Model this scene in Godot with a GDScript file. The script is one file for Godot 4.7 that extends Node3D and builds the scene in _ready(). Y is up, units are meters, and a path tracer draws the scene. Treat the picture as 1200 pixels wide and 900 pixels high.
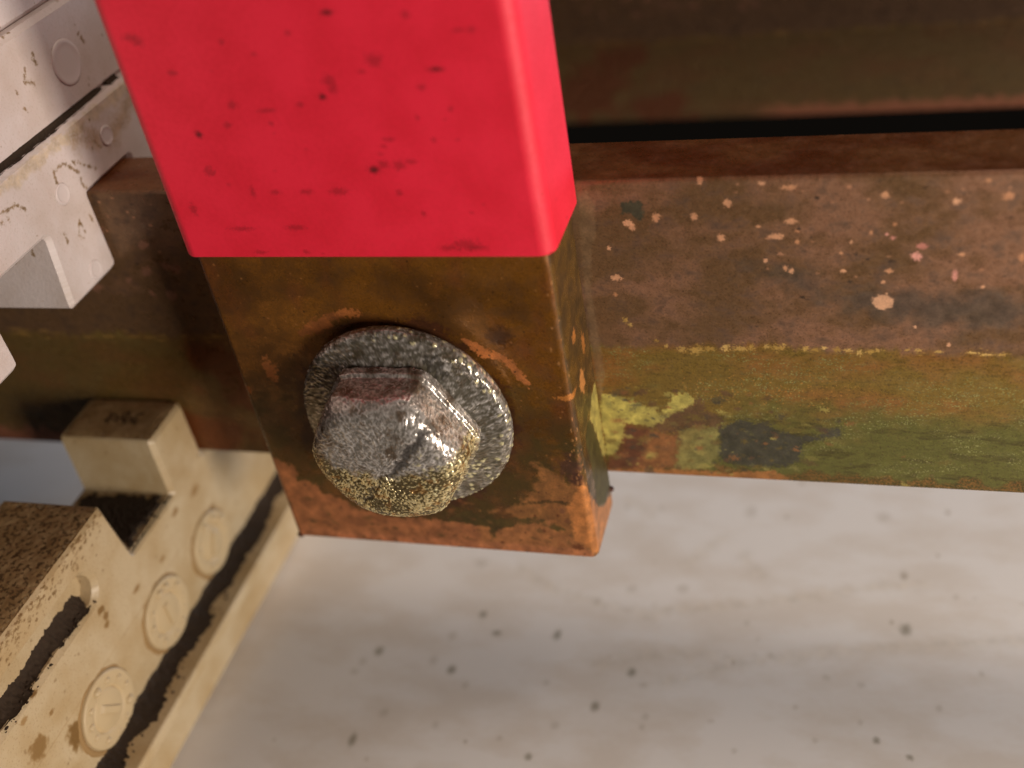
extends Node3D
# Close-up of a bolted copper busbar joint with a red sleeve, between two white plastic comb supports.
# Positions below are in millimetres on each part's own faces; MM turns them into metres.
const MM := 0.001

const HB_PINK := [35.35, 14.06, 0.44, 0.52, 40.87, 14.2, 0.87, 0.42, 42.47, 15.94, 0.71, 0.37, 42.34, 19.75, 0.92, 0.35, 28.79, 16.59, 0.5, 0.56, 32.72, 16.63, 0.4, 0.47, 23.41, 12.89, 0.26, 0.3, 23.8, 9.17, 0.7, 0.46, 23.48, 7, 0.27, 0.32, 51.54, 6.3, 1.06, 0.89, 62.46, 18.37, 0.55, 0.51, 51.36, 18.69, 0.51, 0.4, 57.92, 17.91, 0.39, 0.39, 47.55, 10.06, 0.35, 0.29, 41.79, 10.39, 0.32, 0.39, 42.39, 10.1, 0.32, 0.39, 39.79, 11.36, 0.29, 0.34, 39.19, 15.38, 0.28, 0.18, 43.05, 14.78, 0.31, 0.18, 43.03, 13.53, 0.28, 0.33, 36.23, 18.09, 0.48, 0.55, 52.39, 15.45, 0.22, 0.27, 50.17, 14.57, 0.22, 0.27, 52.01, 10.06, 0.46, 0.28, 58.77, 12.01, 0.37, 0.23, 64.24, 11.58, 0.32, 0.5, 60.96, 8.21, 0.29, 0.24, 58.22, 1.05, 0.23, 0.3, 33.57, 20.63, 0.36, 0.41, 39.65, 20.26, 0.39, 0.22, 60.58, 20.05, 0.38, 0.25, 48.28, 13.49, 0.19, 0.23, 51.47, 8.78, 0.23, 0.29, 54.79, 3.26, 0.19, 0.25, 47.33, 12.19, 0.27, 0.19, 25.79, 15.92, 0.59, 0.47, 26.17, 15.44, 0.42, 0.48]
const HB_ROSE := [54.59, 11.79, 0.6, 0.55, 55.02, 12.98, 0.6, 0.41, 58.27, 9.51, 0.33, 0.7, 51.68, 14.33, 0.23, 0.18, 52.26, 13.92, 0.3, 0.23]
const HB_YELLOW := [30.29, -0.28, 0.63, 0.49, 31.84, -0.35, 0.98, 0.6, 33.4, -0.09, 0.71, 0.38, 35.16, 0.07, 0.61, 0.55, 36.68, -0, 0.95, 0.38, 37.99, 0.24, 0.38, 0.43, 39.62, 0.34, 0.38, 0.43, 40.76, 0.21, 0.85, 0.43, 41.41, 0.65, 0.25, 0.32, 43.71, 0.17, 0.46, 0.37, 44.76, 0.1, 0.58, 0.27, 45.67, 0.33, 0.37, 0.26, 47.04, 0.1, 0.49, 0.32, 48.15, 0.08, 0.61, 0.27, 49.3, -0.21, 0.37, 0.42, 50.44, -0.02, 0.56, 0.32, 51.24, 0.16, 0.32, 0.26, 54.13, 0.28, 0.35, 0.2, 55.24, 0.21, 0.4, 0.31, 57.3, 0.11, 0.47, 0.26, 60.61, 0.09, 0.69, 0.2, 61.97, -0.12, 0.96, 0.21, 63.31, -0.09, 0.69, 0.25, 24.21, 3.62, 0.4, 0.44, 24.73, 2.98, 0.32, 0.33, 27.47, 0.86, 0.36, 0.22, 28.53, 0.17, 0.27, 0.33]
const HB_LEAF := [20.2, -7, 22.1, -7.1, 23.9, -7.8, 27.1, -9.5, 27.8, -8.8, 28.9, -6.7, 30.5, -6.5, 31.4, -7.8, 27.7, -10.3, 25.9, -11.6, 22.7, -11.3, 22.5, -12.8, 21, -16.3, 19.9, -16.6, 19.8, -10.4]
const HB_UMBER := [25, -11.7, 27.5, -10, 30, -8.1, 31.9, -7.2, 32.7, -9.2, 34.5, -9.8, 33.7, -11.5, 31.6, -11.2, 29.2, -11.8, 28.7, -12.8, 25.9, -12.1]
const HB_RUST := [22.7, -11.4, 25.9, -12.3, 29, -13.1, 28.3, -18.2, 19.8, -19, 20, -17.4, 21.7, -15.3]
const HB_RUST_DARK := [22.7, -11.4, 25.2, -12, 24.7, -15.1, 23.4, -18.4, 19.8, -19, 20, -17.4, 21.7, -15.3]
const HB_LIME := [29, -11.8, 31.6, -11.3, 33.7, -11.1, 33.7, -15.8, 31.2, -18, 28.1, -18, 28.8, -14.9]
const HB_SLATE := [33.9, -11.5, 36.3, -10.2, 38.5, -10.6, 40.7, -11.5, 43, -12.2, 45.2, -12, 46.2, -10.9, 47.6, -10.8, 47.6, -11.7, 45.6, -12.4, 43.4, -13.2, 42.9, -15.9, 41.5, -16.9, 36, -17.1, 33.7, -16.3]
const HB_CHIP := [25.2, 18.3, 27.3, 18.6, 27.6, 17.1, 27.1, 16.1, 26.1, 17.1, 25.3, 17.1]
const HB_EDGE := [19.8, -18.8, 28.3, -18.2, 35, -18.3, 40.1, -17.7, 41.5, -18.8, 39.6, -19.7, 31.1, -19.5, 19.7, -19.9]
const HB_SMUDGE := [46.8, 7.4, 53, 7.7, 60.6, 7.5, 64.9, 7.3, 65.2, 3.7, 59.4, 3.1, 53.2, 3.5, 43.6, 7.4, 37.9, 10.3, 42, 10.3]
const VB_STREAK := [9, 8.4, 10, 7.6, 11.1, 7, 13, 6, 14.3, 5, 15.6, 2.2, 15.2, 1.7, 13.8, 3.5, 12.8, 5.2, 10.8, 5.5, 9.6, 6.5, 8.9, 7.7]
const VB_PATCH := [-10.4, 8.4, -9.4, 9.3, -7.5, 10.3, -5.5, 11.1, -3.4, 11.6, -4, 10.7, -5.6, 10, -6.6, 8.8, -8.4, 8.2, -10.1, 7.9]
const VB_SPOTS := [-15.54, 2.98, 0.79, 1.63, -19.55, 0.06, 0.56, 0.6, -3.46, 11.15, 1.34, 0.51]
const VB_BASE := [-19.5, -10.2, -18.4, -11.4, -16.7, -11.8, -16.9, -14, -14.7, -14.6, -14.3, -16.1, -12, -16.8, -10.4, -18.1, -6.2, -19.4, 0.9, -19.2, 7.3, -20, 11.2, -18.3, 19.3, -21.1, 18.9, -24.7, -23.9, -29.3]
const VB_CORNER := [19.8, -7.9, 20, -12.2, 21, -16.9, 22.3, -16.7, 21.6, -21.1, 19.2, -24.2, 4.7, -24.8, 5.5, -20.1, 7.3, -19.3, 10.5, -19, 10.3, -17.2, 7.4, -17.6, 11, -15.9, 13.7, -13.3, 14.8, -10.5, 13.7, -9.3, 14.2, -8.9, 16, -10.2, 17.9, -12.3]
const VB_STRIPE := [1.2, -19.5, 4.6, -17.3, 6, -17.7, 8.2, -18.4, 10.6, -18.2, 13, -17.9, 15.3, -18.6, 16.5, -19.7, 15.6, -19.8, 13.6, -18.7, 10.5, -19.3, 7.9, -20.5, 7, -22.2, 7.1, -20, 4.1, -19.6]
const VB_ARC := [10.6, -16.2, 12.5, -15.4, 15.3, -14.9, 17.6, -15, 19, -16.1, 19.7, -17.9, 19.1, -19.5, 19.4, -17.9, 18.5, -16.5, 17.3, -15.5, 15.3, -15.3, 12.7, -15.7]
const VB_DOTS := [16.6, -16.48, 0.32, 0.43, 16.95, -18.13, 0.37, 0.31, 17.8, -22.28, 0.66, 0.45, 18.89, -21.95, 0.28, 0.26, 13.9, -19.96, 0.19, 0.26, 8.26, -22.42, 0.25, 0.2, 11.46, -20.51, 0.14, 0.19, 15.91, -17.3, 0.19, 0.25, 13.09, -17.55, 0.17, 0.21, 20.4, -21.86, 0.51, 0.51]
const VB_PURPLE := [18.32, -9.44, 1.34, 1.6, 18.95, -11.4, 0.9, 0.89]
const VB_DARKSPOT := [13.13, 8.4, 1.32, 1.04, -12.1, -8.1, 2.13, 1.33]
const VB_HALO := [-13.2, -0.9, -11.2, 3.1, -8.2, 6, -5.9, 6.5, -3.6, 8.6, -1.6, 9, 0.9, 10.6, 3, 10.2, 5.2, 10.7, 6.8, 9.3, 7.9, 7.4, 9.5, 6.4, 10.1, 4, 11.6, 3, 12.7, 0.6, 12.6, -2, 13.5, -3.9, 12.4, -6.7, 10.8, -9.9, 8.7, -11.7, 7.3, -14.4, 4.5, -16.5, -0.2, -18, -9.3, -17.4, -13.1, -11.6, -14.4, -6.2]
const VS_LEAF := [30.2, -4.3, 30.2, -10.7, 30.9, -15.8, 28.3, -15.1, 26.8, -10.1, 25.2, -6.7, 27.1, -4.8]
const VS_DARK := [24.8, -6.4, 28.3, -15.1, 29.9, -20.3, 26.5, -20.8, 23.3, -18.6, 23, -11.9, 22.3, -7.1]
const VS_FLECK := [23.9, 5.84, 0.83, 0.71, 27, 2.69, 0.67, 1.32, 20.16, 0.36, 1.9, 0.41, 24.5, -0.69, 1.12, 1.48]
const VS_FOOT := [19.5, -11.8, 22.5, -17.5, 25.2, -20.4, 29.8, -22.1, 29.5, -24.9, 22.4, -25.3, 17.6, -21.2, 17.3, -15.6]
const SLEEVE := [-17.52, 43, 0.71, 0.34, -16.79, 42.55, 0.54, 0.43, 1.8, 37.78, 0.58, 0.5, 2, 36.96, 0.42, 0.51, 0.73, 36.2, 0.42, 0.34, -9.01, 35.8, 0.44, 0.45, -13.69, 32.9, 0.42, 0.41, -10.15, 33.78, 0.4, 0.32, 4.09, 28.53, 0.61, 0.45, 5.19, 29.11, 0.51, 0.4, 6.76, 28.89, 0.59, 0.44, 8.12, 29.29, 0.59, 0.22, 9.97, 19.71, 0.87, 0.3, 11.78, 20.08, 1.29, 0.63, 13.02, 19.78, 0.86, 0.28, -13.94, 28.88, 0.56, 0.49, -17.33, 24.54, 0.34, 0.62, 3.33, 44.09, 0.64, 0.3, 12.52, 38.29, 0.78, 0.24, 16.48, 41.69, 0.38, 0.22, 15.35, 41.73, 0.53, 0.15, -0.24, 26.25, 0.89, 0.38, -3.83, 26.32, 0.63, 0.28, -7.27, 26.35, 0.55, 0.24, -9.82, 26.41, 0.28, 0.59, 6.09, 25.98, 0.34, 0.28, -12.4, 22.17, 1.2, 0.25, -6.18, 22.25, 0.94, 0.3, -8, 42.03, 0.26, 0.25, -14.31, 39.33, 0.54, 0.26, -1.82, 35.53, 0.34, 0.26, -5.44, 33.73, 0.22, 0.23, 10.7, 43.42, 0.34, 0.3, -1.04, 42.47, 0.29, 0.24, -20.39, 23.9, 0.39, 0.31, -11.14, 19.32, 0.68, 0.21, -5.84, 19.35, 0.37, 0.21, 10.88, 31.42, 0.25, 0.25, 9.74, 33.75, 0.2, 0.21, 8.17, 23.66, 0.26, 0.29, 6.35, 31.66, 0.58, 0.22, 6.79, 39.49, 0.8, 0.56, 10.78, 36.65, 0.39, 0.28, 13.12, 34.42, 0.24, 0.24, -5.45, 35.09, 0.87, 0.22]
const FLOOR_DARK := [-16, 3.25, 0.78, 0.96, -4.28, 1.35, 0.74, 0.91, -14.34, -11.78, 0.6, 1.23, 16.97, -2.04, 0.68, 0.96, 56.02, 15.9, 0.88, 1.19, 20.81, 4.14, 0.69, 0.86, 9.21, 9.34, 0.61, 1.09, 0.39, 8.59, 0.75, 0.63, -2.6, 11.8, 0.64, 0.82, 10, -10.91, 0.56, 0.64, 56.43, -4.25, 0.5, 0.48, 52.56, -2.34, 0.5, 0.62]
const FLOOR_FAINT := [-18.34, -0.77, 0.76, 0.62, -17.75, 1.16, 0.64, 0.79, -6, 7.34, 0.77, 0.96, -7.38, 2.63, 0.76, 0.94, -1.56, -0.97, 0.61, 0.73, 22.76, 2.24, 0.69, 0.56, 23.82, -2.74, 0.55, 0.67, 23.65, -4.37, 0.43, 0.53, 55.83, 26.06, 0.68, 0.98, 38.84, 9.36, 0.55, 0.58, 46.16, 6.58, 0.64, 0.56, 50.55, 5.91, 0.64, 0.55, 42.6, 1.32, 0.42, 0.53, 50.59, 0.06, 0.41, 0.52, 45.28, -3.38, 0.41, 0.5, -5.73, 21.84, 1.22, 1.1, -11.51, -6.93, 0.73, 0.85, -3.72, -7.94, 0.6, 0.69, 12.31, -5.7, 0.69, 0.8, 5.48, -8.68, 0.46, 0.53, 32.27, -2.24, 0.55, 0.39, 25.53, 19.96, 0.98, 0.99, 18.16, 19.15, 0.88, 0.83, 65.19, 9.61, 0.41, 0.55, 62.57, 22.47, 0.44, 0.63, 33.65, 36.77, 1.02, 1.5, 52.97, 37.4, 1.21, 1.09, 13.67, 16.15, 0.61, 0.83, 35.16, 14.63, 0.46, 0.61, 9.58, 0.93, 0.59, 0.57, 59.92, 3.55, 0.5, 0.65, 35.62, -6.29, 0.42, 0.49]
const FLOOR_LINES := [[22.5, 15.4, 31.9, 17.4, 41.2, 19.7, 50.3, 22.7, 58.2, 24.5], [0.6, 21.6, 6.8, 17.9, 16.4, 15.3, 22.7, 14.4], [25.6, 3, 36.4, 8, 49.4, 11.6, 70.7, 15.9], [14.2, 38, 17.2, 36.3, 18.2, 34.4], [25.4, 25.1, 28.1, 28.5, 30.4, 30.9], [33.3, 27.3, 35.4, 25.2, 36.7, 23.7], [16, 4.7, 24.9, 8.1, 34.1, 8.5]]
const HB_PALE_BAND := [20.8, 19.6, 21.9, 19.8, 22.4, 18.2, 22.1, 14.6, 21.3, 11.9, 20.8, 7.6, 21, 0.6, 21, -4.2, 20, -8.1, 19.9, 0.6, 20.1, 8.7, 20.6, 16.2]
const UPPER_MARKS := [[9.6, 25.2, 11.5, 23.9, 13, 22.8], [5.7, 24.6, 6, 26, 8.1, 25.8, 9.7, 24.1, 9.7, 22.2, 10.2, 21.4], [-4.1, 26.2, -1.6, 25.8, -0.5, 24.6], [6.8, 18.7, 6.9, 17.7], [6.7, 19.2, 5.8, 17.8, 6.2, 17], [8.8, 18.7, 8.8, 18], [3.6, 19.4, 3.5, 18.2], [14.5, 25.5, 15.3, 24.4], [-4.8, 25.4, -3.4, 25]]
const UPPER_BACK_MARKS := [[12, 37.5, 11.8, 36.3, 11.3, 37], [9.9, 36.6, 8.9, 35.5, 10.3, 34.6], [9, 41, 10.2, 41.1], [20.7, 36.3, 21.2, 35.2], [7.1, 33, 7.5, 32.6]]
const LOWER_SPOTS := [-34.53, -25.06, 1.5, 1.26, -29.54, -29.48, 1.47, 1.84, 7.12, -27.67, 1.12, 0.6, 5.65, -22.58, 1.07, 0.6, -17.87, -20.63, 0.67, 0.42, -17.62, -21.99, 0.51, 0.52, -18.11, -22.98, 0.5, 0.42, -31.32, -19.33, 0.58, 0.38, -34.2, -20.55, 0.57, 0.39, -30.8, -23.5, 0.45, 0.29, 0.5, -21.73, 0.81, 0.46, 0.97, -31.94, 0.89, 0.36, -5.21, -24.79, 0.59, 0.34, -11.37, -23.87, 0.74, 0.32, 3.8, -29.76, 1.34, 0.6, 22.37, -36.98, 1.1, 1.07]

var grain := FastNoiseLite.new()
var fine := FastNoiseLite.new()
var cells := FastNoiseLite.new()


# ---------------------------------------------------------------- painting of stains (colour, roughness, relief)
class Canvas:
	var w: int
	var h: int
	var left: float
	var top: float
	var ppm: float
	var c := PackedFloat32Array()
	var rough := PackedFloat32Array()
	var relief := PackedFloat32Array()
	var edge: FastNoiseLite

	func _init(left_mm: float, right_mm: float, bottom_mm: float, top_mm: float, per_mm: float, noise: FastNoiseLite):
		left = left_mm
		top = top_mm
		ppm = per_mm
		w = int((right_mm - left_mm) * per_mm)
		h = int((top_mm - bottom_mm) * per_mm)
		edge = noise
		c.resize(w * h * 3)
		rough.resize(w * h)
		relief.resize(w * h)

	func uv(x: float, y: float) -> Vector2:
		return Vector2((x - left) * ppm / w, (top - y) * ppm / h)

	func fill(paint: Callable) -> void:
		var n := 0
		for j in h:
			var y := top - (j + 0.5) / ppm
			for i in w:
				var p: Array = paint.call(left + (i + 0.5) / ppm, y)
				var k: Color = p[0]
				c[n * 3] = k.r
				c[n * 3 + 1] = k.g
				c[n * 3 + 2] = k.b
				rough[n] = p[1]
				relief[n] = p[2]
				n += 1

	func put(n: int, k: Color, t: float, r: float, up: float) -> void:
		var m := n * 3
		c[m] += (k.r - c[m]) * t
		c[m + 1] += (k.g - c[m + 1]) * t
		c[m + 2] += (k.b - c[m + 2]) * t
		if r >= 0.0:
			rough[n] += (r - rough[n]) * t
		relief[n] += up * t

	# a round stain; ragged edge, mottled inside
	func blob(x: float, y: float, rx: float, ry: float, k: Color, a := 1.0, soft := 0.3, rag := 0.5, r := -1.0, up := 0.0, turn := 0.0) -> void:
		var reach := maxf(rx, ry) * (1.0 + rag * 0.6 + soft) + 0.1
		var ca := cos(turn)
		var sa := sin(turn)
		var f := 1.1 / maxf(0.25, minf(rx, ry))
		for j in range(maxi(0, int((top - y - reach) * ppm)), mini(h, int((top - y + reach) * ppm) + 1)):
			var py := top - (j + 0.5) / ppm
			for i in range(maxi(0, int((x - reach - left) * ppm)), mini(w, int((x + reach - left) * ppm) + 1)):
				var px := left + (i + 0.5) / ppm
				var dx := px - x
				var dy := py - y
				var u := (dx * ca + dy * sa) / rx
				var v := (dy * ca - dx * sa) / ry
				var q := sqrt(u * u + v * v) + rag * edge.get_noise_2d(px * f + 31.0, py * f)
				if q < 1.0 + soft:
					put(j * w + i, k, a * smoothstep(1.0 + soft, 1.0 - soft, q), r, up)

	# a stain with the outline PTS (x, y, x, y ...); closed fills it, else a stroke of half width WIDE
	func area(pts: Array, k: Color, a := 1.0, soft := 0.15, rag := 0.4, r := -1.0, up := 0.0, f := 1.0, closed := true, wide := 0.0, mottle := 0.0) -> void:
		var p := PackedVector2Array()
		for i in range(0, pts.size(), 2):
			p.append(Vector2(pts[i], pts[i + 1]))
		var lo := p[0]
		var hi := p[0]
		for q in p:
			lo = lo.min(q)
			hi = hi.max(q)
		var m := wide + soft + rag + 0.1
		for j in range(maxi(0, int((top - hi.y - m) * ppm)), mini(h, int((top - lo.y + m) * ppm) + 1)):
			var py := top - (j + 0.5) / ppm
			for i in range(maxi(0, int((lo.x - m - left) * ppm)), mini(w, int((hi.x + m - left) * ppm) + 1)):
				var px := left + (i + 0.5) / ppm
				var at := Vector2(px, py)
				var d := 1e9
				for e in (p.size() if closed else p.size() - 1):
					var s := p[e]
					var b := p[(e + 1) % p.size()] - s
					var t := clampf((at - s).dot(b) / maxf(b.length_squared(), 1e-9), 0.0, 1.0)
					d = minf(d, (s + b * t).distance_squared_to(at))
				d = sqrt(d)
				if closed and Geometry2D.is_point_in_polygon(at, p):
					d = -d
				d += rag * (edge.get_noise_2d(px * f, py * f + 57.0) + 0.45 * edge.get_noise_2d(px * f * 4.1, py * f * 4.1)) - wide
				if d < soft:
					var t := a * smoothstep(soft, -soft, d)
					if mottle > 0.0:
						t *= clampf(1.0 - mottle + mottle * 2.0 * (0.5 + edge.get_noise_2d(px * 2.4, py * 2.4)), 0.0, 1.0)
					var tone := 1.0 + 0.26 * edge.get_noise_2d(px * 0.45 + 19.0, py * 0.45) + 0.08 * edge.get_noise_2d(px * 3.3, py * 3.3)
					put(j * w + i, Color(k.r * tone, k.g * tone, k.b * tone), t, r, up)

	# grain of the crust itself, at two sizes
	func weather(amount: float, other: FastNoiseLite) -> void:
		var n := 0
		for j in h:
			var y := top - j / ppm
			for i in w:
				var x := left + i / ppm
				var t := 1.0 + amount * (other.get_noise_2d(x * 3.1, y * 3.1 + 200.0) + 0.8 * edge.get_noise_2d(x * 0.8 + 400.0, y * 0.8))
				c[n] *= t
				c[n + 1] *= t
				c[n + 2] *= t
				n += 3

	func spots(list: Array, k: Color, a := 1.0, soft := 0.35, rag := 0.7, r := -1.0, up := 0.0, grow := 1.0, vary := 0.08) -> void:
		for i in range(0, list.size(), 4):
			var v := vary * edge.get_noise_2d(list[i] * 7.7, list[i + 1] * 7.7) * 2.0
			blob(list[i], list[i + 1], list[i + 2] * grow, list[i + 3] * grow, Color(k.r + v, k.g + v, k.b + v), a, soft, rag, r, up)

	func colour_texture() -> ImageTexture:
		var b := PackedByteArray()
		b.resize(w * h * 3)
		for i in w * h * 3:
			b[i] = int(clampf(c[i], 0.0, 1.0) * 255.0 + 0.5)
		return ImageTexture.create_from_image(Image.create_from_data(w, h, false, Image.FORMAT_RGB8, b))

	# red: relief, green: roughness
	func surface_texture() -> ImageTexture:
		var b := PackedByteArray()
		b.resize(w * h * 3)
		for i in w * h:
			b[i * 3] = int(clampf(relief[i], 0.0, 1.0) * 255.0 + 0.5)
			b[i * 3 + 1] = int(clampf(rough[i], 0.0, 1.0) * 255.0 + 0.5)
		return ImageTexture.create_from_image(Image.create_from_data(w, h, false, Image.FORMAT_RGB8, b))

	func material(metal: float, relief_cm: float) -> StandardMaterial3D:
		var m := StandardMaterial3D.new()
		m.albedo_texture = colour_texture()
		var s := surface_texture()
		m.roughness = 1.0
		m.roughness_texture = s
		m.roughness_texture_channel = BaseMaterial3D.TEXTURE_CHANNEL_GREEN
		m.metallic = metal
		m.heightmap_enabled = true
		m.heightmap_texture = s
		m.heightmap_scale = relief_cm
		m.texture_repeat = true
		return m


func rgb(r: float, g: float, b: float) -> Color:
	return Color(r / 255.0, g / 255.0, b / 255.0)


func mix(a: Color, b: Color, t: float) -> Color:
	return a.lerp(b, clampf(t, 0.0, 1.0))


func n2(x: float, y: float) -> float:
	return grain.get_noise_2d(x, y)


# ---------------------------------------------------------------- meshes
class Shell:
	# triangles with normals smoothed where neighbours bend less than the crease angle
	var v := PackedVector3Array()
	var t := PackedVector2Array()

	func tri(a: Vector3, b: Vector3, c: Vector3, ta := Vector2.ZERO, tb := Vector2.ZERO, tc := Vector2.ZERO) -> void:
		v.append_array([a, b, c])
		t.append_array([ta, tb, tc])

	func quad(a: Vector3, b: Vector3, c: Vector3, d: Vector3, ta := Vector2.ZERO, tb := Vector2.ZERO, tc := Vector2.ZERO, td := Vector2.ZERO) -> void:
		tri(a, b, c, ta, tb, tc)
		tri(a, c, d, ta, tc, td)

	func mesh(crease := 35.0) -> ArrayMesh:
		var limit := cos(deg_to_rad(crease))
		var faces := PackedVector3Array()
		var around := {}
		for i in range(0, v.size(), 3):
			var n := (v[i + 2] - v[i]).cross(v[i + 1] - v[i])
			faces.append(n)
			for k in 3:
				var key := Vector3i((v[i + k] * 2e6).round())
				if not around.has(key):
					around[key] = PackedInt32Array()
				around[key].append(i / 3)
		var normals := PackedVector3Array()
		normals.resize(v.size())
		var p := PackedVector3Array()
		p.resize(v.size())
		for i in v.size():
			var own := faces[i / 3].normalized()
			var sum := Vector3.ZERO
			for f in around[Vector3i((v[i] * 2e6).round())]:
				if faces[f].normalized().dot(own) > limit:
					sum += faces[f]
			normals[i] = sum.normalized() if sum.length() > 1e-20 else own
			p[i] = v[i]
		var arrays := []
		arrays.resize(Mesh.ARRAY_MAX)
		arrays[Mesh.ARRAY_VERTEX] = p
		arrays[Mesh.ARRAY_NORMAL] = normals
		arrays[Mesh.ARRAY_TEX_UV] = t
		var m := ArrayMesh.new()
		m.add_surface_from_arrays(Mesh.PRIMITIVE_TRIANGLES, arrays)
		return m


# a grid of points (rows of equal length) as a smooth surface; colours are linear
func sheet(points: Array, colours: Array = [], wrap := false) -> ArrayMesh:
	var rows := points.size()
	var cols: int = points[0].size()
	var p := PackedVector3Array()
	var n := PackedVector3Array()
	var k := PackedColorArray()
	for r in rows:
		p.append_array(points[r])
		if colours:
			k.append_array(colours[r])
	n.resize(p.size())
	var index := PackedInt32Array()
	for r in rows - 1:
		for s in (cols if wrap else cols - 1):
			var a := r * cols + s
			var b := r * cols + (s + 1) % cols
			var c := a + cols
			var d := b + cols
			for f in [[a, b, d], [a, d, c]]:
				var q: Vector3 = (p[f[2]] - p[f[0]]).cross(p[f[1]] - p[f[0]])
				if q.length_squared() > 0.0:
					index.append_array(f)
					for e in f:
						n[e] += q
	for i in n.size():
		n[i] = n[i].normalized() if n[i].length() > 0.0 else Vector3.UP
	var arrays := []
	arrays.resize(Mesh.ARRAY_MAX)
	arrays[Mesh.ARRAY_VERTEX] = p
	arrays[Mesh.ARRAY_NORMAL] = n
	if colours:
		arrays[Mesh.ARRAY_COLOR] = k
	arrays[Mesh.ARRAY_INDEX] = index
	var m := ArrayMesh.new()
	m.add_surface_from_arrays(Mesh.PRIMITIVE_TRIANGLES, arrays)
	return m


func part(called: String, m: Mesh, mat: Material, parent: Node = self) -> MeshInstance3D:
	var o := MeshInstance3D.new()
	o.name = called
	o.mesh = m
	o.material_override = mat
	parent.add_child(o, true)
	return o


func thing(called: String, label: String, category: String, group := "") -> Node3D:
	var o := Node3D.new()
	o.name = called
	add_child(o, true)
	o.set_meta("label", label)
	o.set_meta("category", category)
	if group:
		o.set_meta("group", group)
	return o


func plain(k: Color, roughness: float, metal := 0.0) -> StandardMaterial3D:
	var m := StandardMaterial3D.new()
	m.albedo_color = k
	m.roughness = roughness
	m.metallic = metal
	return m


# outline of a rounded rectangle, as [x, z, along]; ALONG is the unrolled distance: x on the front, going on round the sides
func rounded(half: float, front: float, back: float, r: float, rb: float) -> Array:
	var o := []
	for q in [[-half + rb, back + rb, rb, 180.0, 270.0, -1], [half - rb, back + rb, rb, 270.0, 360.0, 1], [half - r, front - r, r, 0.0, 90.0, 1], [-half + r, front - r, r, 90.0, 180.0, -1]]:
		for s in 7:
			var a: float = deg_to_rad(lerpf(q[3], q[4], s / 6.0))
			var x: float = q[0] + q[2] * cos(a)
			var z: float = q[1] + q[2] * sin(a)
			var along := x
			if q[1] == front - r:
				along = q[5] * (half - r + 2.0 * r * (1.0 - s / 6.0 if q[5] > 0 else s / 6.0))
			else:
				along = q[5] * (half + front - z)
			o.append([x, z, along])
	return o


# an upright bar of that outline from Y0 to Y1, its lower edge rounded by LIP
func upright(half: float, front: float, back: float, r: float, rb: float, y0: float, y1: float, lip: float, cv: Canvas) -> ArrayMesh:
	var s := Shell.new()
	var levels := []
	for i in 5:
		var a := i / 4.0 * PI / 2.0
		levels.append([y0 + lip * (1.0 - sin(a)), lip * (1.0 - cos(a))])
	levels.reverse()
	for i in range(1, 9):
		levels.append([lerpf(y0 + lip, y1, i / 8.0), 0.0])
	levels = [[y0, lip]] + levels.slice(1) if lip > 0.0 else levels
	var rings := []
	for l in levels:
		var ring := []
		for q in rounded(half - l[1], front - l[1], back + minf(l[1], 0.3), maxf(r - l[1] * 0.5, 0.1), maxf(rb - l[1] * 0.5, 0.1)):
			var wob := 0.12 * grain.get_noise_2d(q[2] * 0.35, l[0] * 0.35) if l[1] > 0.0 else 0.0
			ring.append([Vector3(q[0], l[0] + wob, q[1]) * MM, cv.uv(q[2], l[0])])
		rings.append(ring)
	for i in rings.size() - 1:
		var lo: Array = rings[i]
		var up: Array = rings[i + 1]
		for j in lo.size():
			var k := (j + 1) % lo.size()
			var ta: Vector2 = lo[j][1]
			var tb: Vector2 = lo[k][1]
			var tc: Vector2 = up[k][1]
			var td: Vector2 = up[j][1]
			if j == 6:
				tb.x = ta.x
				tc.x = td.x
			s.quad(lo[j][0], up[j][0], up[k][0], lo[k][0], ta, td, tc, tb)
	for e in [0, rings.size() - 1]:
		var mid := Vector3.ZERO
		for q in rings[e]:
			mid += q[0] / rings[e].size()
		for j in rings[e].size():
			var a: Array = rings[e][j]
			var b: Array = rings[e][(j + 1) % rings[e].size()]
			if e == 0:
				s.tri(a[0], b[0], mid, a[1], b[1], a[1])
			else:
				s.tri(b[0], a[0], mid, b[1], a[1], a[1])
	return s.mesh(50.0)


# fillets the corners of an outline; RADII one per corner (0 keeps it sharp)
func filleted(p: Array, radii: Array) -> PackedVector2Array:
	var o := PackedVector2Array()
	for i in p.size():
		var b: Vector2 = p[i]
		var a: Vector2 = p[(i - 1 + p.size()) % p.size()]
		var c: Vector2 = p[(i + 1) % p.size()]
		var r: float = radii[i]
		if r <= 0.0:
			o.append(b)
			continue
		var da := (a - b).normalized() * r
		var dc := (c - b).normalized() * r
		for s in 6:
			var t := s / 5.0
			o.append(b + da * (1 - t) * (1 - t) + dc * t * t)
	return o


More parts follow.
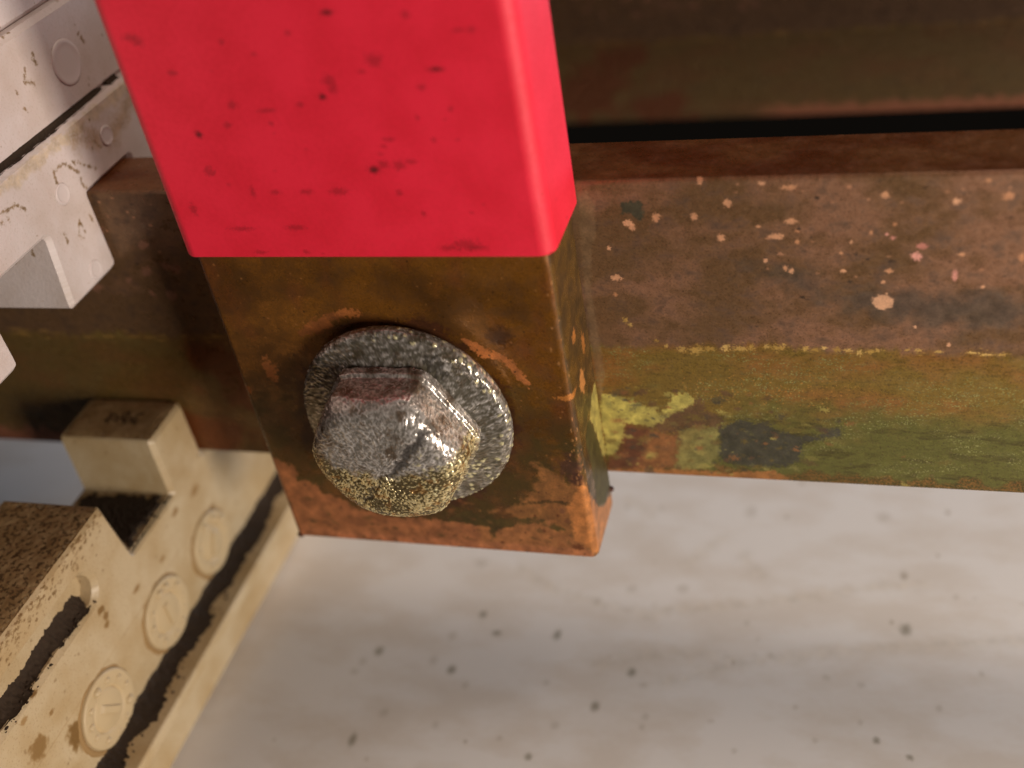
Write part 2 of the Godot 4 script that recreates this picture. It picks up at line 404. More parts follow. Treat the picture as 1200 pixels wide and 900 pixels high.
# pushes the outline OUTLINE (z, y) from X0 to X1; the edge at X1 is bevelled by BEVEL. PARTS: names with the height range [lo, hi] that each takes of the solid
func pushed(outline: PackedVector2Array, x0: float, x1: float, bevel: float, cv: Canvas, parts: Array) -> Dictionary:
	if Geometry2D.is_polygon_clockwise(outline):
		outline.reverse()
	var inset := PackedVector2Array()
	for i in outline.size():
		var a := outline[(i - 1 + outline.size()) % outline.size()]
		var b := outline[i]
		var c := outline[(i + 1) % outline.size()]
		var n1 := (b - a).normalized()
		var n2_ := (c - b).normalized()
		var m := (Vector2(-n1.y, n1.x) + Vector2(-n2_.y, n2_.x))
		m = m / maxf(0.3, m.length_squared() / 2.0)
		inset.append(b + m * bevel)
	var made := {}
	for q in parts:
		made[q[0]] = Shell.new()
	var pick := func(z: float, y: float) -> Shell:
		for q in parts:
			if y > q[1] and y < q[2] and z > q[3] and z < q[4]:
				return made[q[0]]
		return made[parts[-1][0]]
	for i in outline.size():
		var j := (i + 1) % outline.size()
		var mid := (outline[i] + outline[j]) / 2.0
		var s: Shell = pick.call(mid.x, mid.y)
		var flat := absf(outline[i].y - outline[j].y) < absf(outline[i].x - outline[j].x)
		var walls := [[x0, outline[i], outline[j]], [x1 - bevel, outline[i], outline[j]], [x1, inset[i], inset[j]]]
		for k in 2:
			var a := Vector3(walls[k][0], walls[k][1].y, walls[k][1].x)
			var b := Vector3(walls[k][0], walls[k][2].y, walls[k][2].x)
			var c := Vector3(walls[k + 1][0], walls[k + 1][2].y, walls[k + 1][2].x)
			var d := Vector3(walls[k + 1][0], walls[k + 1][1].y, walls[k + 1][1].x)
			var at := func(p: Vector3) -> Vector2: return cv.uv(-p.z, p.y + (x1 - p.x) * (1.0 if flat else 0.2)) if flat else cv.uv(-p.z + (x1 - p.x), p.y)
			s.quad(a * MM, d * MM, c * MM, b * MM, at.call(a), at.call(d), at.call(c), at.call(b))
	for q in parts:
		var box := PackedVector2Array([Vector2(q[3], q[1]), Vector2(q[4], q[1]), Vector2(q[4], q[2]), Vector2(q[3], q[2])])
		for side in [[inset, x1, false], [outline, x0, true]]:
			for piece in Geometry2D.intersect_polygons(side[0], box):
				var tris := Geometry2D.triangulate_polygon(piece)
				for k in range(0, tris.size(), 3):
					var a: Vector2 = piece[tris[k]]
					var b: Vector2 = piece[tris[k + 1]]
					var c: Vector2 = piece[tris[k + 2]]
					if ((b - a).cross(c - a) > 0.0) == side[2]:
						var hold := b
						b = c
						c = hold
					made[q[0]].tri(Vector3(side[1], a.y, a.x) * MM, Vector3(side[1], b.y, b.x) * MM, Vector3(side[1], c.y, c.x) * MM, cv.uv(-a.x, a.y), cv.uv(-b.x, b.y), cv.uv(-c.x, c.y))
	return made


# matted dark dirt lying in the corner between a wall at X and a ledge at Y, from Z0 to Z1
func dirt_ridge(z0: float, z1: float, x: float, y: float, wide: float, high: float, salt: float) -> ArrayMesh:
	var rows := []
	var steps := int((z1 - z0) / 0.12)
	for i in steps + 1:
		var z := lerpf(z0, z1, i / float(steps))
		var ends := smoothstep(0.0, 0.06, i / float(steps)) * smoothstep(1.0, 0.97, i / float(steps))
		var big := 0.95 + 0.5 * grain.get_noise_2d(z * 0.09, salt) + 0.12 * fine.get_noise_2d(z * 0.6, salt) + 0.05 * fine.get_noise_2d(z * 2.2, salt)
		var wd := maxf(0.05, wide * big * (0.4 + 0.6 * ends))
		var hg := maxf(0.04, high * (0.8 + 0.4 * grain.get_noise_2d(z * 0.3, salt + 40.0) + 0.12 * fine.get_noise_2d(z * 2.0, salt)) * (0.4 + 0.6 * ends))
		var row := PackedVector3Array()
		for s in 15:
			var t := s / 14.0
			var a := t * PI / 2.0
			var bump := 1.0 + 0.30 * fine.get_noise_3d(z * 1.6, t * 5.0, salt) * sin(t * PI)
			row.append(Vector3(x + wd * (1.0 - cos(a) * 1.0) * bump, y + hg * pow(1.0 - sin(a), 1.0) * bump - 0.02, z) * MM)
		rows.append(row)
	return sheet(rows)


# grime packed round a moulded dial: a low uneven ring, thicker to one side
func ring_dirt(y: float, z: float, r: float) -> ArrayMesh:
	var rows := []
	for q in 7:
		var row := PackedVector3Array()
		var t := q / 6.0
		for s in 64:
			var a := s / 64.0 * TAU
			var wd := 0.25 + 0.55 * maxf(0.0, cos(a - 3.5)) + 0.35 * fine.get_noise_2d(cos(a) * 2.0 + y, sin(a) * 2.0 + z)
			row.append(Vector3(-37.72 + 0.2 * sin(t * PI) * clampf(wd, 0.0, 1.0), y + (r + t * maxf(wd, 0.02)) * sin(a), z - (r + t * maxf(wd, 0.02)) * cos(a)) * MM)
		rows.append(row)
	rows.reverse()
	return sheet(rows, [], true)


# a thin crust of dirt on a level face, ragged at its border
func dirt_crust(x0: float, x1: float, z0: float, z1: float, y: float, thick: float, salt: float) -> ArrayMesh:
	var rows := []
	var nz := 70
	var nx := 80
	for i in nz + 1:
		var row := PackedVector3Array()
		for j in nx + 1:
			var u := j / float(nx)
			var q := i / float(nz)
			var x := lerpf(x0, x1, u)
			var z := lerpf(z0, z1, q)
			var rim := minf(minf(u, 1.0 - u) * (x1 - x0), minf(q, 1.0 - q) * (z1 - z0))
			var d := rim - 0.9 - 1.1 * fine.get_noise_2d(x * 0.55 + salt, z * 0.55)
			row.append(Vector3(x, y + clampf(d * 0.6, -0.12, thick * (0.7 + 0.5 * fine.get_noise_2d(x * 1.5, z * 1.5 + salt))), z) * MM)
		rows.append(row)
	return sheet(rows)


# settled dust on a level face: thin, grainy, with dark clots; COARSE sets the size of the grains
func dust_sheet(x0: float, x1: float, z0: float, z1: float, y: float, salt: float, coarse: float) -> ArrayMesh:
	var rows := []
	var tints := []
	var nz := int((z1 - z0) / 0.17)
	var nx := int((x1 - x0) / 0.17)
	for i in nz + 1:
		var row := PackedVector3Array()
		var tint := PackedColorArray()
		for j in nx + 1:
			var x := lerpf(x0, x1, j / float(nx))
			var z := lerpf(z0, z1, i / float(nz))
			var rim := minf(minf(x - x0, x1 - x), minf(z - z0, z1 - z))
			var g := fine.get_noise_2d(x * 0.9 + salt, z * 0.9)
			var m := grain.get_noise_2d(x * 0.25 + salt, z * 0.25)
			var cover := clampf((rim - 0.25 - 0.8 * g - 0.5 * m) * 1.2, -0.4, 1.0)
			var d := fine.get_noise_2d(x * 1.15 + salt + 90.0, z * 1.15)
			row.append(Vector3(x, y + 0.07 * cover + 0.05 * coarse * maxf(cover, 0.0) * (g + 0.5), z) * MM)
			var k := mix(rgb(182, 152, 108), rgb(158, 126, 82), 0.5 + 1.2 * m)
			k = mix(k, rgb(84, 62, 36), coarse * smoothstep(0.16, 0.36, d + 0.25 * m) * 0.75)
			tint.append(k.srgb_to_linear())
		rows.append(row)
		tints.append(tint)
	return sheet(rows, tints)


# a moulded disc of radius R standing THICK proud of the face at X
func stud(x: float, y: float, z: float, r: float, thick: float, groove := 0.0) -> ArrayMesh:
	var rows := []
	var prof := [[0.001, thick * 0.9], [r * 0.5, thick * 0.9]]
	if groove > 0.0:
		prof += [[r * 0.52, thick * 0.9 - groove], [r * 0.6, thick * 0.9 - groove], [r * 0.62, thick * 0.92], [r * 0.93, thick]]
	prof += [[r * 0.96, thick * 0.95], [r * 0.99, thick * 0.7], [r, thick * 0.3], [r, -0.3]]
	for q in prof:
		var row := PackedVector3Array()
		for s in 48:
			var a := -s / 48.0 * TAU
			row.append(Vector3(x + q[1], y + q[0] * sin(a), z - q[0] * cos(a)) * MM)
		rows.append(row)
	return sheet(rows, [], true)


# an ejector pin mark: a shallow dish with a raised lip
func pip(x: float, y: float, z: float, r: float) -> ArrayMesh:
	var rows := []
	for q in [[0.001, 0.05], [r * 0.55, 0.06], [r * 0.72, 0.08], [r * 0.82, 0.14], [r * 0.9, 0.16], [r * 0.97, 0.12], [r * 1.02, 0.05], [r * 1.04, -0.2]]:
		var row := PackedVector3Array()
		for s in 48:
			var a := -s / 48.0 * TAU
			row.append(Vector3(x + q[1], y + q[0] * sin(a), z - q[0] * cos(a)) * MM)
		rows.append(row)
	return sheet(rows, [], true)


func bar_box(x0: float, x1: float, y0: float, y1: float, z0: float, z1: float, bevel: float, cv: Canvas) -> ArrayMesh:
	# a flat bar lying along x with eased long edges; unrolled: front, then the top above it
	var s := Shell.new()
	var o := []
	for q in [[z1 - bevel, y1 - bevel, 0.0], [z0 + bevel, y1 - bevel, 90.0], [z0 + bevel, y0 + bevel, 180.0], [z1 - bevel, y0 + bevel, 270.0]]:
		for k in 6:
			var a: float = deg_to_rad(q[2] + k * 18.0)
			o.append(Vector2(q[0] + bevel * cos(a), q[1] + bevel * sin(a)))
	var along := []
	for p in o:
		if p.y > y1 - bevel - 0.001:
			var over: float = clampf((z1 - p.x) / bevel, 0.0, 1.0)
			along.append(y1 - bevel + (p.y - (y1 - bevel)) * 0.5 + bevel * 0.5 * over + maxf(0.0, z1 - bevel - p.x))
		else:
			along.append(p.y)
	var nx := 12
	for i in o.size():
		var j := (i + 1) % o.size()
		for k in nx:
			var xa := lerpf(x0, x1, k / float(nx))
			var xb := lerpf(x0, x1, (k + 1) / float(nx))
			s.quad(Vector3(xa, o[i].y, o[i].x) * MM, Vector3(xa, o[j].y, o[j].x) * MM, Vector3(xb, o[j].y, o[j].x) * MM, Vector3(xb, o[i].y, o[i].x) * MM,
				cv.uv(xa, along[i]), cv.uv(xa, along[j]), cv.uv(xb, along[j]), cv.uv(xb, along[i]))
	var tris := Geometry2D.triangulate_polygon(PackedVector2Array(o))
	for k in range(0, tris.size(), 3):
		var a: Vector2 = o[tris[k]]
		var b: Vector2 = o[tris[k + 1]]
		var c: Vector2 = o[tris[k + 2]]
		for e in [[x1, 1], [x0, -1]]:
			var turn: bool = ((b - a).cross(c - a) > 0.0) == (e[1] > 0)
			var bb := b if turn else c
			var cc := c if turn else b
			s.tri(Vector3(e[0], a.y, a.x) * MM, Vector3(e[0], bb.y, bb.x) * MM, Vector3(e[0], cc.y, cc.x) * MM, cv.uv(e[0], a.y), cv.uv(e[0], bb.y), cv.uv(e[0], cc.y))
	return s.mesh(50.0)


# ---------------------------------------------------------------- surfaces
func bar_patina() -> Canvas:
	# oxidised copper of the long bars: brown above, a yellow dotted tide line, green below, bare copper along the foot
	var cv := Canvas.new(-112, 76, -19.5, 30.3, 9.5, grain)
	var brown := rgb(112, 84, 58)
	var rose := rgb(142, 104, 80)
	var dark := rgb(84, 64, 50)
	var olive := rgb(126, 102, 48)
	var orange := rgb(140, 94, 48)
	var green := rgb(98, 96, 48)
	var deep := rgb(66, 58, 30)
	var red := rgb(110, 52, 22)
	cv.fill(func(x: float, y: float) -> Array:
		var a := n2(x * 0.06, y * 0.12)
		var b := n2(x * 0.3 + 90.0, y * 0.4)
		var f := fine.get_noise_2d(x * 1.1, y * 1.4)
		var s := fine.get_noise_2d(x * 0.35 + 300.0, y * 2.2)
		var g := fine.get_noise_2d(x * 3.2, y * 3.2 + 70.0)
		var k := mix(brown, rose, 0.45 + 1.5 * a + 0.5 * b + (x - 45.0) * 0.012)
		k = mix(k, dark, 1.1 * (b - 0.12) + 0.25 * f)
		var edge := 0.2 + 0.9 * n2(x * 0.16, 3.0) + 0.5 * fine.get_noise_2d(x * 0.9, 9.0)
		if y < edge + 0.6:
			var t := smoothstep(edge + 0.6, edge - 0.6, y)
			var low := mix(olive, orange, 0.2 + 1.3 * n2(x * 0.05 + 40.0, y * 0.14) + 0.3 * b)
			low = mix(low, green, smoothstep(-6.0, -12.5, y + 3.0 * a + 1.6 * b + 8.0 * smoothstep(36.0, 28.0, x) - (x - 50.0) * 0.05))
			low = mix(low, deep, 0.5 * (s - 0.08) + 0.25 * (g - 0.1) + 0.5 * smoothstep(0.1, 0.4, n2(x * 0.12 + 7.0, y * 0.5)) * smoothstep(-6.0, -12.0, y))
			low = mix(low, rgb(168, 170, 110), smoothstep(0.22, 0.5, g + 0.35 * s) * smoothstep(0.0, 0.35, n2(x * 0.09 + 11.0, y * 0.2) + 0.18) * 0.7)
			k = mix(k, low, t)
		if y < -17.2:
			var foot := y + 17.8 + 1.4 * n2(x * 0.3, 80.0)
			k = mix(k, mix(deep, orange, 0.5 + 2.2 * g + s), 0.75 * smoothstep(0.4, -0.4, foot))
		var west := smoothstep(4.0, -20.0, x)
		if west > 0.0:
			k = mix(k, rgb(96, 70, 40), 0.55 * west * smoothstep(1.0, -1.0, y))
			k = mix(k, red, 0.75 * west * smoothstep(0.1, 0.5, 0.5 + n2(x * 0.09 + 20.0, y * 0.07) - absf(x + 26.0) * 0.035) * smoothstep(2.0, -3.0, y))
			k = mix(k, rgb(176, 108, 80), 0.8 * smoothstep(-16.0, -17.5, y + 1.5 * b) * smoothstep(-50.0, -60.0, x))
		if y > 20.4:
			k = mix(k, mix(rgb(126, 82, 50), rgb(106, 60, 34), 0.5 + 1.6 * a), smoothstep(20.4, 21.2, y))
		k = mix(k, rgb(66, 48, 36), smoothstep(0.40, 0.55, g) * 0.45)
		return [k, clampf(0.37 + 0.12 * f + 0.2 * b, 0.25, 0.6), 0.5 + 0.06 * g + 0.08 * f])
	cv.area(HB_SMUDGE, rgb(84, 72, 62), 0.75, 1.6, 1.6, 0.4, 0.0, 0.25)
	cv.spots(HB_PINK, rgb(206, 150, 112), 0.9, 0.22, 0.75, 0.55, -0.12, 0.85)
	cv.blob(51.54, 6.3, 1.05, 0.85, rgb(206, 158, 124), 0.95, 0.12, 0.15, 0.55)
	cv.spots(HB_ROSE, rgb(212, 144, 130), 0.9, 0.22, 0.75, 0.55, -0.12, 0.85)
	var rnd := RandomNumberGenerator.new()
	rnd.seed = 4
	for i in 260:
		var x := rnd.randf_range(-100, 76)
		var y := 20.5 - absf(rnd.randfn(0.0, 1.0)) * 7.0
		if y > 2.0 and (x > 36.0 or x < -20.0):
			var r := 0.10 + 0.16 * rnd.randf() * rnd.randf()
			cv.blob(x, y, r * rnd.randf_range(1.0, 2.0), r, rgb(196, 140, 106) if rnd.randf() < 0.6 else rgb(58, 46, 38), rnd.randf_range(0.4, 0.9), 0.3, 0.7)
	for i in 26:
		cv.blob(rnd.randf_range(-58, -22), rnd.randf_range(6, 18), rnd.randf_range(0.3, 0.9), rnd.randf_range(0.3, 0.7), rgb(168, 118, 98), 0.6, 0.3, 0.7, -1.0, 0.0, 0.6)
	for i in 420:
		var x := rnd.randf_range(30, 76)
		cv.blob(x, rnd.randfn(-5.6, 1.3), 0.07, 0.07, rgb(196, 138, 70), 0.8 * smoothstep(58.0, 40.0, x), 0.4, 0.6)
	cv.spots(HB_YELLOW, rgb(186, 150, 80), 0.85, 0.3, 1.2, 0.6, 0.1, 0.75)
	for i in 90:
		cv.blob(rnd.randf_range(28, 76), 0.1 + rnd.randfn(0.0, 0.35), rnd.randf_range(0.06, 0.2), 0.07, rgb(186, 150, 80), 0.6, 0.4, 0.8)
	for i in 60:
		cv.blob(rnd.randf_range(-100, -20), 0.1 + rnd.randfn(0.0, 0.4), rnd.randf_range(0.2, 1.1), 0.15, rgb(170, 130, 70), 0.6, 0.4, 0.9)
	cv.area(HB_RUST, rgb(146, 96, 60), 0.82, 0.3, 0.6, 0.5)
	cv.area(HB_RUST_DARK, rgb(84, 50, 38), 0.7, 0.8, 0.7, 0.5)
	cv.area(HB_LIME, rgb(136, 128, 76), 0.77, 0.3, 0.7, 0.6, 0.05, 1.4, true, 0.0, 0.15)
	cv.area(HB_SLATE, rgb(68, 65, 58), 0.9, 0.25, 0.6, 0.45, -0.08, 1.8, true, 0.0, 0.25)
	cv.area(HB_UMBER, rgb(98, 72, 54), 0.77, 0.25, 0.8, 0.5, 0.0, 2.0, true, 0.0, 0.2)
	cv.area(HB_LEAF, rgb(184, 172, 92), 0.88, 0.15, 0.4, 0.7, 0.12, 1.6, true, 0.0, 0.08)
	cv.area(HB_EDGE, rgb(172, 114, 66), 0.8, 0.15, 0.4, 0.5)
	cv.area(HB_CHIP, rgb(64, 62, 46), 0.95, 0.1, 0.3, 0.6, -0.15, 2.0)
	for i in 360:   # flakes that break the borders of the stains beside the upright bar
		var x := 20.5 + absf(rnd.randfn(0.0, 1.0)) * 13.0
		var y := rnd.randf_range(-19.0, -5.5)
		var tone: Color = [rgb(176, 162, 90), rgb(132, 124, 72), rgb(98, 72, 54), rgb(74, 68, 58), rgb(146, 98, 60), rgb(112, 94, 48)][rnd.randi() % 6]
		var r := 0.07 + 0.38 * pow(rnd.randf(), 3.0)
		cv.blob(x, y, r * rnd.randf_range(1.0, 2.4), r, tone, rnd.randf_range(0.3, 0.8), 0.3, 1.3, -1.0, 0.04, rnd.randf_range(-0.5, 0.5))
	cv.area(HB_PALE_BAND, rgb(138, 112, 84), 0.55, 0.25, 0.3, 0.35)  # paler curved band beside the upright bar
	cv.weather(0.10, fine)
	return cv


func post_patina() -> Canvas:
	# the bolted bar: unrolled front (-20..20) and right side (20..30)
	var cv := Canvas.new(-30.5, 30.5, -24.3, 20.5, 14.0, grain)
	var amber := rgb(124, 80, 30)
	var umber := rgb(88, 57, 25)
	var olive := rgb(78, 60, 24)
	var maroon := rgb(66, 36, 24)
	cv.fill(func(x: float, y: float) -> Array:
		var a := n2(x * 0.07 + 5.0, y * 0.09)
		var b := n2(x * 0.28, y * 0.34 + 30.0)
		var f := fine.get_noise_2d(x * 1.2, y * 1.2)
		var g := fine.get_noise_2d(x * 3.6 + 9.0, y * 3.6)
		var k := mix(amber, umber, 0.40 + 1.3 * a + 0.35 * b + 0.03 * (12.0 - y) * (1.0 if x < 8.0 else 0.4) - (0.25 if x > 12.0 else 0.0))
		k = mix(k, olive, smoothstep(3.0, -6.0, y + 5.0 * a) * (0.75 + b))
		k = mix(k, rgb(116, 66, 36), clampf(1.0 * (n2(x * 0.15 + 70.0, y * 0.1) - 0.08), 0.0, 0.6))
		k = mix(k, rgb(40, 26, 16), 0.25 * smoothstep(0.15, 0.5, g) + 0.15 * f)
		if x > 20.0:
			k = mix(k, mix(rgb(104, 80, 40), rgb(70, 56, 34), 0.5 + 1.5 * b), 0.7)
		return [k, clampf(0.32 + 0.1 * f + 0.2 * b, 0.2, 0.55), 0.5 + 0.05 * g + 0.08 * f])
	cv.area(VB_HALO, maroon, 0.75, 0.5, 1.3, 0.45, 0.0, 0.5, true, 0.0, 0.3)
	cv.spots(VB_DARKSPOT, rgb(56, 32, 16), 0.8, 0.6, 0.6)
	cv.area(VB_PATCH, rgb(150, 88, 48), 0.8, 0.25, 0.5, 0.45)
	cv.spots(VB_SPOTS, rgb(172, 102, 52), 0.9, 0.3, 0.9)
	cv.area(VB_STREAK, rgb(184, 112, 62), 0.95, 0.12, 0.45, 0.45, -0.05, 1.2)
	cv.area(VB_BASE, rgb(158, 100, 64), 0.96, 0.22, 0.7, 0.4, -0.08, 0.8, true, 0.0, 0.1)
	cv.area(VB_CORNER, rgb(154, 102, 60), 0.8, 0.4, 0.7, 0.42, -0.05, 0.6, true, 0.0, 0.25)
	cv.area([-20.0, -22.6, 20.0, -22.6, 20.0, -24.6, -20.0, -24.6], rgb(178, 112, 76), 0.6, 0.4, 0.6, 0.4)
	cv.area(VB_STRIPE, rgb(70, 58, 26), 0.9, 0.15, 0.4, 0.5, 0.0, 1.1, true, 0.0, 0.2)
	cv.area(VB_ARC, rgb(78, 56, 26), 0.9, 0.12, 0.25, 0.5, 0.0, 1.3)
	cv.spots(VB_DOTS, rgb(96, 54, 30), 0.75, 0.3, 0.7)
	cv.spots(VB_PURPLE, rgb(84, 56, 48), 0.75, 0.5, 0.7)
	var rnd := RandomNumberGenerator.new()
	rnd.seed = 9
	for i in 110:   # bright scratches and grains along the worn right edge and on the foot
		var y := rnd.randf_range(-24, 18)
		var low := smoothstep(-2.0, -14.0, y)
		if rnd.randf() < 0.25 + 0.75 * low:
			var r := rnd.randf_range(0.05, 0.16)
			cv.blob(19.6 + rnd.randfn(0.0, 0.5), y, r, r * rnd.randf_range(1.0, 3.0), rgb(184, 130, 82), 0.7, 0.4, 0.8, 0.3)
	for i in 420:
		var r := rnd.randf_range(0.05, 0.13)
		cv.blob(rnd.randf_range(-20, 20), rnd.randf_range(-24, 18), r, r, rgb(44, 28, 16) if rnd.randf() < 0.6 else rgb(176, 120, 70), 0.6, 0.4, 0.8)
	for i in 420:   # flakes over the copper foot
		var x := rnd.randf_range(-20, 20)
		var y := -24.0 + absf(rnd.randfn(0.0, 1.0)) * (3.5 if x < 5.0 else 6.0)
		var r := 0.06 + 0.3 * pow(rnd.randf(), 3.0)
		var tone: Color = [rgb(176, 116, 72), rgb(96, 62, 34), rgb(136, 84, 48), rgb(74, 58, 30)][rnd.randi() % 4]
		cv.blob(x, y, r * rnd.randf_range(1.0, 2.2), r, tone, rnd.randf_range(0.25, 0.7), 0.4, 1.3, -1.0, 0.0, rnd.randf_range(-0.6, 0.6))
	cv.area(VS_FOOT, rgb(186, 120, 66), 0.9, 0.2, 0.5, 0.4)
	cv.area(VS_DARK, rgb(74, 68, 34), 0.92, 0.2, 0.4, 0.5)
	cv.area(VS_LEAF, rgb(170, 156, 84), 0.92, 0.2, 0.35, 0.7)
	cv.spots(VS_FLECK, rgb(210, 140, 76), 0.9, 0.3, 0.6, 0.35)
	cv.weather(0.08, fine)
	return cv


func sleeve_paint() -> Canvas:
	var cv := Canvas.new(-33, 33, 18.0, 52.0, 9.0, grain)
	cv.fill(func(x: float, y: float) -> Array:
		var a := n2(x * 0.12, y * 0.12)
		var f := fine.get_noise_2d(x * 1.4, y * 1.4)
		var g := fine.get_noise_2d(x * 4.0, y * 4.0)
		var k := mix(rgb(228, 32, 60), rgb(216, 24, 50), 0.4 + 0.9 * a + 0.4 * f)
		return [k, 0.6 + 0.08 * f, 0.5 + 0.06 * g + 0.1 * f])
	cv.spots(SLEEVE, rgb(138, 10, 26), 0.47, 0.55, 1.2, 0.6, 0.0, 0.95, 0.0)
	for k in [4, 6, 8, 18, 17]:   # the darkest specks
		cv.blob(SLEEVE[k * 4 - 4 + 4], SLEEVE[k * 4 + 1], SLEEVE[k * 4 + 2] * 0.6, SLEEVE[k * 4 + 3] * 0.6, rgb(70, 8, 14), 0.7, 0.5, 0.9)
	var rnd := RandomNumberGenerator.new()
	rnd.seed = 21
	for i in 40:
		var r := rnd.randf_range(0.06, 0.2)
		cv.blob(rnd.randf_range(-20, 32), rnd.randf_range(18.5, 50), r * rnd.randf_range(0.8, 2.2), r, rgb(150, 10, 26), rnd.randf_range(0.15, 0.5), 0.6, 0.9)
	return cv


func floor_paint() -> Canvas:
	var cv := Canvas.new(-130, 90, -30, 90, 5.0, grain)
	cv.fill(func(x: float, y: float) -> Array:
		var a := n2(x * 0.03, y * 0.05)
		var b := n2(x * 0.07 + 50.0, y * 0.16)
		var f := fine.get_noise_2d(x * 0.5, y * 0.9)
		var k := mix(rgb(222, 218, 216), rgb(212, 204, 197), 0.4 + 1.2 * a + 0.9 * b + 0.2 * f)
		return [k, 0.5 + 0.15 * f, 0.5 + 0.1 * f])
	for l in FLOOR_LINES:
		cv.area(l, rgb(186, 172, 152), 0.3, 1.6, 1.0, -1.0, 0.0, 0.4, false, 0.5, 0.5)
	cv.spots(FLOOR_FAINT, rgb(140, 128, 112), 0.22, 0.6, 0.5, -1.0, 0.0, 0.8, 0.0)
	cv.spots(FLOOR_DARK, rgb(92, 86, 68), 0.52, 0.8, 0.5, -1.0, 0.0, 0.72, 0.0)
	var rnd := RandomNumberGenerator.new()
	rnd.seed = 33
	for i in 40:
		var r := rnd.randf_range(0.15, 0.4)
		cv.blob(rnd.randf_range(-60, 80), rnd.randf_range(-25, 60), r, r * 1.4, rgb(120, 104, 84), rnd.randf_range(0.1, 0.4), 0.6, 0.6)
	return cv


func plastic_paint(lower: bool) -> Canvas:
	# unrolled as (-z, y) on the right-hand face
	var cv := Canvas.new(-48, 62, -52, -4, 9.0, grain) if lower else Canvas.new(-48, 62, 8, 56, 9.0, grain)
	var base := rgb(180, 160, 128) if lower else rgb(208, 196, 194)
	var stain := rgb(162, 136, 96) if lower else rgb(192, 176, 168)
	cv.fill(func(x: float, y: float) -> Array:
		var a := n2(x * 0.08 + 12.0, y * 0.08)
		var b := n2(x * 0.3, y * 0.3 + 9.0)
		var f := fine.get_noise_2d(x * 1.3, y * 1.3)
		var g := fine.get_noise_2d(x * 3.0, y * 3.0)
		var k := mix(base, stain, 0.3 + 0.8 * a + 0.25 * b)
		k = mix(k, rgb(120, 92, 54), smoothstep(0.40, 0.6, g) * (0.3 if lower else 0.12))
		return [k, 0.42 + 0.15 * f, 0.5 + 0.1 * g + 0.2 * f])
	var rnd := RandomNumberGenerator.new()
	rnd.seed = 5 if lower else 6
	if lower:
		cv.area([-46.0, -26.7, 2.0, -26.7], rgb(140, 110, 70), 0.45, 0.08, 0.05, -1.0, -0.3, 1.0, false, 0.06)
		for i in 260:   # dust clinging below the top edge of the end block
			var r := rnd.randf_range(0.06, 0.22)
			cv.blob(rnd.randf_range(-45.0, -11.0), -10.4 - absf(rnd.randfn(0.0, 1.0)) * 1.6, r * rnd.randf_range(1.0, 1.8), r, rgb(104, 78, 44), rnd.randf_range(0.3, 0.8), 0.4, 0.9)
		cv.spots(LOWER_SPOTS, rgb(112, 80, 36), 0.8, 0.35, 0.5)
	else:
		cv.area([-46.0, 28.2, 40.0, 28.2], rgb(186, 164, 128), 0.55, 0.5, 0.9, -1.0, 0.0, 0.35, false, 0.7, 0.5)
		cv.area([12.0, 27.0, 18.0, 24.5, 24.0, 26.5], rgb(150, 116, 74), 0.5, 1.2, 1.2, -1.0, 0.0, 0.4, false, 0.9, 0.6)
		for l in UPPER_MARKS + UPPER_BACK_MARKS:
			cv.area(l, rgb(104, 78, 44), 0.8, 0.16, 0.4, -1.0, 0.0, 1.2, false, 0.1, 0.5)
	for i in 90:
		var r := rnd.randf_range(0.07, 0.26) * rnd.randf_range(0.5, 1.0)
		cv.blob(rnd.randf_range(-40, 35), rnd.randf_range(-34, -8) if lower else rnd.randf_range(10, 46), r, r * rnd.randf_range(0.6, 1.6), rgb(96, 70, 36), rnd.randf_range(0.15, 0.6), 0.5, 0.9)
	return cv


